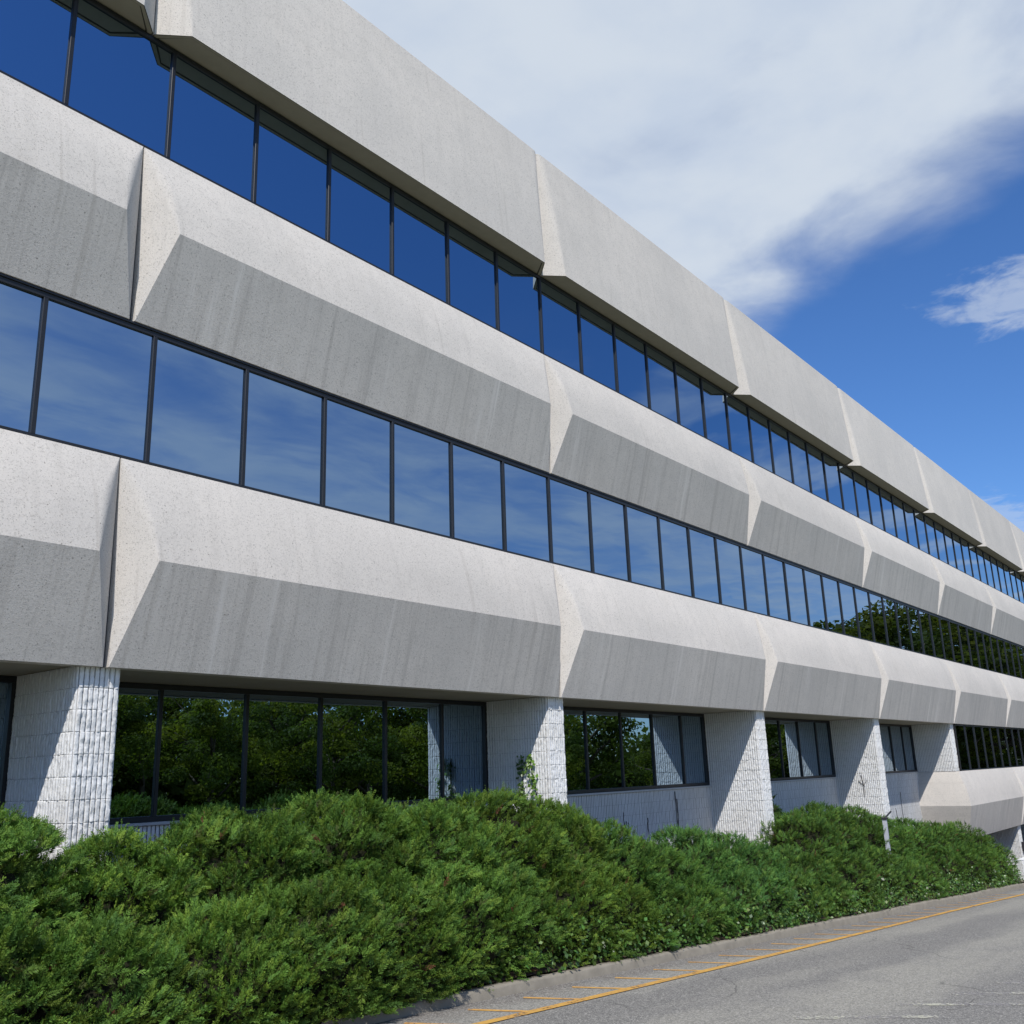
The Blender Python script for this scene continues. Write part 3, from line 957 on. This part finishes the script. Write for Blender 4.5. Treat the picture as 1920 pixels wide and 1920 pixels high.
# climbing vine on the second column ---------------------------------
def vine(name, label, stems, leaf_n, size, cat='vine', group=None, colr=(0.12, 0.22, 0.03)):
    rr = np.random.default_rng(abs(hash(label)) % 1000 if False else len(label))
    mb = MB()
    allp = []
    for st in stems:
        mb.tube(st, 0.007, 5); allp.append(np.array(st))
    o = mb.build(name, M['deadvine'])
    tag(o, label, cat, group)
    if leaf_n:
        P = []
        for a in allp:
            k = int(leaf_n / len(allp))
            ti = rr.random(k) ** 0.8 * (len(a) - 1); i0 = np.minimum(ti.astype(int), len(a) - 2); fr = (ti - i0)[:, None]
            P.append(a[i0] * (1 - fr) + a[i0 + 1] * fr)
        P = np.concatenate(P); k = len(P)
        P = P + rr.normal(0, 0.045, (k, 3)) * np.array([0.25, 1, 1.0]) + np.array([-0.03, 0, 0])
        nn = unit(np.array([-0.8, -0.5, 0.3]) + rr.normal(0, .4, (k, 3)))
        c = np.array(colr) * rr.uniform(.6, 1.5, (k, 1))
        v, f, cc = leaf_quads(P, nn, rr.uniform(size * .6, size * 1.3, k), rr, c)
        link_np('leaves', v, f, M['ivy'], o, cc)
    return o

cxf = 7.32 - 0.225
vine('climbing_vine', 'bright green leafy vine climbing the lit lower side of the second column', [
    [(cxf, .30, -.75), (cxf, .31, -.45), (cxf, .34, -.2), (cxf, .40, .05), (cxf, .42, .25)],
    [(cxf, .56, -.8), (cxf, .57, -.5), (cxf, .55, -.3)]], 160, 0.055)
vine('climbing_vine', 'dark shaded vine strand in the shadow on the side of the second column', [
    [(cxf, .60, -.8), (cxf, .58, -.3), (cxf, .57, .0), (cxf, .59, .22)]], 90, 0.05, colr=(0.07, 0.13, 0.025))  # leaf colour darkened to paint in the shadow on this strand
wy = GYL - 0.075
def twig(x, z0, z1, wob=0.03, rr_=random.Random(3)):
    k = 6
    return [(x + rr_.uniform(-wob, wob), wy, z0 + (z1 - z0) * i / k) for i in range(k + 1)]
vine('dead_vine', 'long dead dark vine stuck on the low grey wall left of the third column', [twig(12.88, -1.3, -.46, .02), twig(12.92, -1.3, -.6, .02)], 0, .03, 'vine')
vine('dead_vine', 'forked short dead vine stub low on the second bay wall', [twig(10.9, -1.15, -.76), twig(10.98, -1.15, -.92), twig(11.05, -1.1, -.95)], 0, .03, 'vine')
vine('dead_vine', 'thin short dead twig in the middle of the second bay wall', [twig(11.75, -1.2, -.9, .015)], 0, .03, 'vine')
vine('dead_vine', 'dead leafless stem against the half-lit wall of the fourth bay', [twig(26.9, -1.9, -.95, .03), twig(26.3, -1.9, -1.4, .04)], 0, .03, 'vine')
vine('dead_vine', 'short dead star-shaped vine remnant on the lit side of the fourth column', [
    [(21.96 - .225, .55, -.9), (21.96 - .23, .53, -.6), (21.96 - .225, .58, -.35)], [(21.96 - .23, .66, -.5), (21.96 - .23, .53, -.62), (21.96 - .23, .45, -.5)]], 0, .03, 'vine')

# pale post in the junipers -------------------------------------------
px, py, pz = 17.31, -1.35, -2.21
post = empty('utility_post', (px, py, pz))
tag(post, 'slim pale grey post with a dark bracket standing among junipers before the fourth column', 'post')
b = MB(); b.box(-.038, .038, -.038, .038, 0, .98); b.build('post', M['post'], post)
b = MB(); b.box(-.052, .052, -.052, .052, .98, 1.02); b.tube([(0, 0, 1.0), (.08, -.02, 1.04), (.30, -.06, 1.13)], .018, 6); b.build('bracket', M['dark'], post)
b = MB(); b.box(.05, .085, -.03, .05, 0, .9); b.build('conduit', M['dark'], post)

# white retaining wall beyond the kerb end ------------------------------
rw = empty('retaining_wall', (27.9, -1.5, -3.7))
tag(rw, 'low white split-face block retaining wall at the end of the kerb, right edge', 'wall')
v, f = column_mesh(0.80, 77)
v = v.copy(); v[:, 1] = (v[:, 1] - 0.08) * 0.55
o = link_np('block_wall', v, f, M['block'], rw, mat2=M['rib_shade'], from2=len(f) - 6); o.location = (0.28, -0.18, 0.72)
b = MB(); b.box(.47, 6.0, -.17, .10, -.5, .70); b.build('wall_run', M['block'], rw)
bx = empty('wall_light', (36.60, .06, -3.40))
tag(bx, 'small black box light fixed low on the white basement column by the retaining wall', 'light')
b = MB(); b.bbox(-.14, .14, -.16, 0, 0, .32, .02); b.build('housing', M['dark'], bx)
b = MB(); b.box(-.11, .11, -.168, -.161, .04, .24); b.build('lens', M['frame'], bx)


# trees across the road, seen in the glass -------------------------------
def tree_data(seed, height, spread, nleaf, leaf, tone=1.0):
    r = np.random.default_rng(seed)
    mb = MB()
    th = height * 0.30
    mb.tube([(0, 0, -0.3), (0.05, 0, th * .5), (0, 0.05, th), (0.1, 0, height * .62)], [height * .024, height * .019, height * .015, height * .006], 8)
    nodes = []
    for k in range(16):
        a = r.uniform(0, 6.283); z0 = r.uniform(th * .75, height * .7)
        rad = spread * r.uniform(.45, .95) * math.sqrt(max(.15, 1 - ((z0 + height * .1) / height - .45) ** 2 * 3))
        end = np.array([math.cos(a) * rad, math.sin(a) * rad, min(height * .93, z0 + r.uniform(.10, .30) * height)])
        mb.tube([(0, 0, z0), tuple(end * np.array([.5, .5, 0]) + np.array([0, 0, z0 * .5 + end[2] * .5 - .1])), tuple(end)], [height * .010, height * .007, height * .003], 5)
        nodes.append(end)
    for k in range(60):
        u = unit(r.normal(size=3)); rr = r.random() ** .4
        nodes.append(np.array([u[0] * spread * rr, u[1] * spread * rr, height * .54 + u[2] * height * .44 * rr]))
    nodes = np.array(nodes)
    sizes = r.uniform(.10, .24, len(nodes)) * spread * 1.25
    ci = r.integers(0, len(nodes), nleaf)
    u = unit(r.normal(size=(nleaf, 3)))
    p = nodes[ci] + u * (sizes[ci] * (1 - .45 * r.random(nleaf) ** 2))[:, None] * np.array([1, 1, .62])
    nn = unit(u * .5 + np.array([0, 0, .5]) + r.normal(0, .5, (nleaf, 3)))
    pal = np.array([[.125, .168, .020], [.095, .135, .020], [.175, .205, .024], [.070, .108, .020]])
    clumpc = pal[r.integers(0, 4, len(nodes))] * r.uniform(.75, 1.25, (len(nodes), 1))
    c = clumpc[ci] * r.uniform(.8, 1.25, (nleaf, 1)) * tone
    v, f, cc = leaf_quads(p, nn, r.uniform(leaf * .7, leaf * 1.3, nleaf), r, c)
    return mb, v, f, cc

KINDS = [('small bushy maple across the road, mirrored in the recessed ground floor glass', 8.6, 3.4, 15000, .16),
         ('tall full-crowned tree across the road, mirrored in the middle window band', 14.5, 5.6, 16000, .27),
         ('darker rounded tree behind the maples, mirrored in the ground floor glass', 10.5, 4.2, 14000, .20)]
protos = []
for i, (lb, h, s, nl, lf) in enumerate(KINDS):
    mb, v, f, cc = tree_data(300 + i, h, s, nl, lf, (1.05, 0.55, 0.8)[i])
    root = empty('broadleaf_tree')
    tk = mb.build('trunk', M['bark'], root); cr = link_np('crown', v, f, M['leaves'], root, cc)
    tag(root, lb, 'tree', 'trees across the road')
    protos.append([root, False])
TREES = [(0, 14, -33, 1.0), (0, 20, -35, .95), (2, 24, -43, .95), (0, 27, -34, 1.05), (0, 34, -32, 1.0), (2, 38, -41, 1.0), (0, 42, -31, 1.1),
         (0, 50, -30, 1.1), (2, 57, -31, 1.1), (1, 83, -20, 1.28), (1, 92, -17, 1.42), (1, 102, -19, 1.5), (1, 113, -17, 1.5), (1, 126, -17, 1.5), (1, 141, -16, 1.5),
         (1, 97, -29, 1.5), (1, 111, -29, 1.55), (2, 66, -28, .9), (2, 74, -25, 1.0), (2, 31, -47, 1.05), (2, 47, -43, 1.1), (2, 17, -45, .9)]
for k, x, y, s in TREES:
    root, used = protos[k]
    if used:
        o = root.copy(); COL.objects.link(o)
        for ch in root.children:
            c = ch.copy(); COL.objects.link(c); c.parent = o
    else:
        o = root; protos[k][1] = True
    o.location = (x, y, float(road_z(x)) + 0.5)
    o.rotation_euler = (0, 0, random.uniform(0, 6.28)); sc = s * random.uniform(.96, 1.05); o.scale = (sc, sc, sc * random.uniform(.96, 1.05))

r = np.random.default_rng(9)
n = 70000
x = r.uniform(-15, 175, n); y = np.where(x < 70, -54, -40) + r.normal(0, 2.0, n)
hh = np.where(x < 70, 8.6, 7.0) + 1.3 * np.sin(x * .31) + 1.0 * np.sin(x * .83 + 1) + r.normal(0, .6, n)
z = road_z(x) + 0.8 + hh * r.random(n)
c = np.array([.075, .105, .020]) * r.uniform(.6, 1.5, (n, 1)) * (1 + .25 * np.sin(x * .9)[:, None])
v, f, cc = leaf_quads(np.stack([x, y, z], 1), unit(r.normal(0, 1, (n, 3)) + np.array([0, .6, .5])), r.uniform(.5, .95, n), r, c)
tag(link_np('woods', v, f, M['leaves'], None, cc), 'dense green woodland edge beyond the lawn, mirrored behind the trees', 'woodland', kind='stuff')

# ================================================================== SKY, SUN, CAMERA
w = D.worlds.new('World'); SC.world = w; w.use_nodes = True
t = NT(w.node_tree)
bg = t.n['Background']; bg.inputs['Strength'].default_value = 0.10
sky = t.add('ShaderNodeTexSky', sky_type='NISHITA', sun_disc=False)
sky.sun_elevation = math.asin(SUN.z)
sky.sun_rotation = math.atan2(SUN.x, SUN.y)
sky.air_density = 1.0; sky.dust_density = 0.25; sky.ozone_density = 2.2
hs = t.vmath('MULTIPLY', t.add('ShaderNodeHueSaturation', i_Saturation=1.18, i_Value=1.0, i_Color=sky.outputs[0]).outputs[0], (0.90, 1.10, 1.44))
d = t.add('ShaderNodeTexCoord').outputs['Generated']
sd = t.add('ShaderNodeSeparateXYZ', i_0=d)
zc = t.math('MAXIMUM', sd.outputs[2], 0.04)
px_ = t.math('DIVIDE', sd.outputs[0], zc); py_ = t.math('DIVIDE', sd.outputs[1], zc)
p = t.add('ShaderNodeCombineXYZ', i_0=px_, i_1=py_, i_2=0.0).outputs[0]
n1 = t.noise(p, 2.3, 7, 0.52, 0.35)
n2 = t.noise(t.vmath('ADD', t.scale(p, (1.0, 1.0, 1.0)), (7.3, 2.1, 0.0)).outputs[0], 6.5, 5, 0.5)
nz = t.math('ADD', t.math('MULTIPLY', t.math('SUBTRACT', n1, 0.5), 1.9), t.math('MULTIPLY', t.math('SUBTRACT', n2, 0.5), 0.32))
# broad cloud deck over the roof, ending in a ragged edge towards the far end of the street
edge = t.math('SUBTRACT', t.math('ADD', 1.66, t.math('MULTIPLY', py_, 0.5)), px_)
deck = t.ramp(t.math('ADD', edge, t.math('MULTIPLY', nz, 0.30)), -0.08, 0.34)
deck = t.math('MULTIPLY', deck, t.ramp(py_, -0.75, -0.05))
thick = t.math('MULTIPLY', deck, t.ramp(t.math('ADD', n1, t.math('MULTIPLY', t.math('SUBTRACT', edge, 0.3), 0.25)), 0.22, 0.56, to=(0.50, 0.97)))
# small cumulus
def puff(cx, cy, rx, ry, amt):
    dx = t.math('DIVIDE', t.math('SUBTRACT', px_, cx), rx); dy = t.math('DIVIDE', t.math('SUBTRACT', py_, cy), ry)
    q = t.math('SQRT', t.math('ADD', t.math('MULTIPLY', dx, dx), t.math('MULTIPLY', dy, dy)))
    return t.math('MULTIPLY', t.ramp(t.math('ADD', q, t.math('MULTIPLY', t.math('SUBTRACT', t.noise(p, 9.0, 6, 0.6, 0.4), 0.5), -2.6)), 1.25, 0.40), amt)
cum = puff(2.30, 0.27, 0.19, 0.18, 0.52)
cum = t.math('MAXIMUM', cum, puff(2.42, 0.20, 0.16, 0.13, 0.5))
cum = t.math('MAXIMUM', cum, puff(4.6, 0.82, 0.5, 0.16, 0.35))
# thin streaks low over the trees opposite
ps = t.scale(p, (0.62, 1.1, 1.0))
n3 = t.noise(ps, 2.1, 8, 0.60, 0.8)
patchy = t.ramp(t.noise(t.vmath('ADD', t.scale(p, (0.8, 1.3, 1.0)), (3.0, 9.0, 0.0)).outputs[0], 1.7, 6, 0.55, 0.3), 0.34, 0.60, to=(0.50, 1.0))
cir = t.math('MULTIPLY', t.math('MULTIPLY', t.ramp(n3, 0.32, 0.60, to=(0.42, 1.0)), patchy), t.ramp(py_, -1.30, -1.9, to=(0.0, 0.66)))
wis = t.math('MULTIPLY', t.ramp(n1, 0.44, 0.66), t.math('MULTIPLY', t.ramp(px_, 1.5, 2.8), t.math('MULTIPLY', t.ramp(py_, -0.9, -1.15), 0.5)))
cir = t.math('MAXIMUM', cir, wis)
fac = t.math('MAXIMUM', t.math('MAXIMUM', thick, cum), cir, clamp=True)
fac = t.math('MULTIPLY', fac, t.ramp(sd.outputs[2], 0.02, 0.12))
shade = t.ramp(t.math('ADD', t.math('MULTIPLY', n1, 0.6), t.math('MULTIPLY', n2, 0.4)), 0.36, 0.62)
cloud = t.mix(shade, rgb(5.6, 6.45, 7.75), rgb(6.5, 7.2, 8.1))
t.set(bg.inputs['Color'], t.mix(fac, hs.outputs[0], cloud))

sl = D.lights.new('sun', 'SUN'); sl.energy = 4.0; sl.angle = math.radians(0.53); sl.color = (1.0, 0.962, 0.915)
so = D.objects.new('sun', sl); COL.objects.link(so)
so.rotation_euler = SUN.to_track_quat('Z', 'Y').to_euler()

cam = D.cameras.new('camera'); co = D.objects.new('camera', cam); COL.objects.link(co)
fw = Vector((0.76355, 0.59126, 0.25962)); rt = Vector((0.61882, -0.78486, -0.03255)); up = Vector((-0.18452, -0.18551, 0.96516))
m = Matrix((( rt.x, up.x, -fw.x, -4.8473), (rt.y, up.y, -fw.y, -8.6422), (rt.z, up.z, -fw.z, 0.0), (0, 0, 0, 1)))
co.matrix_world = m
cam.sensor_width = 36.0; cam.sensor_height = 36.0
cam.lens = 1819.03 / 1920 * 36.0
cam.clip_start = 0.1; cam.clip_end = 3000
SC.camera = co

SC.view_settings.view_transform = 'Standard'; SC.view_settings.look = 'None'
SC.view_settings.exposure = 0.0; SC.view_settings.gamma = 1.0; SC.view_settings.use_curve_mapping = False
SC.cycles.max_bounces = 8
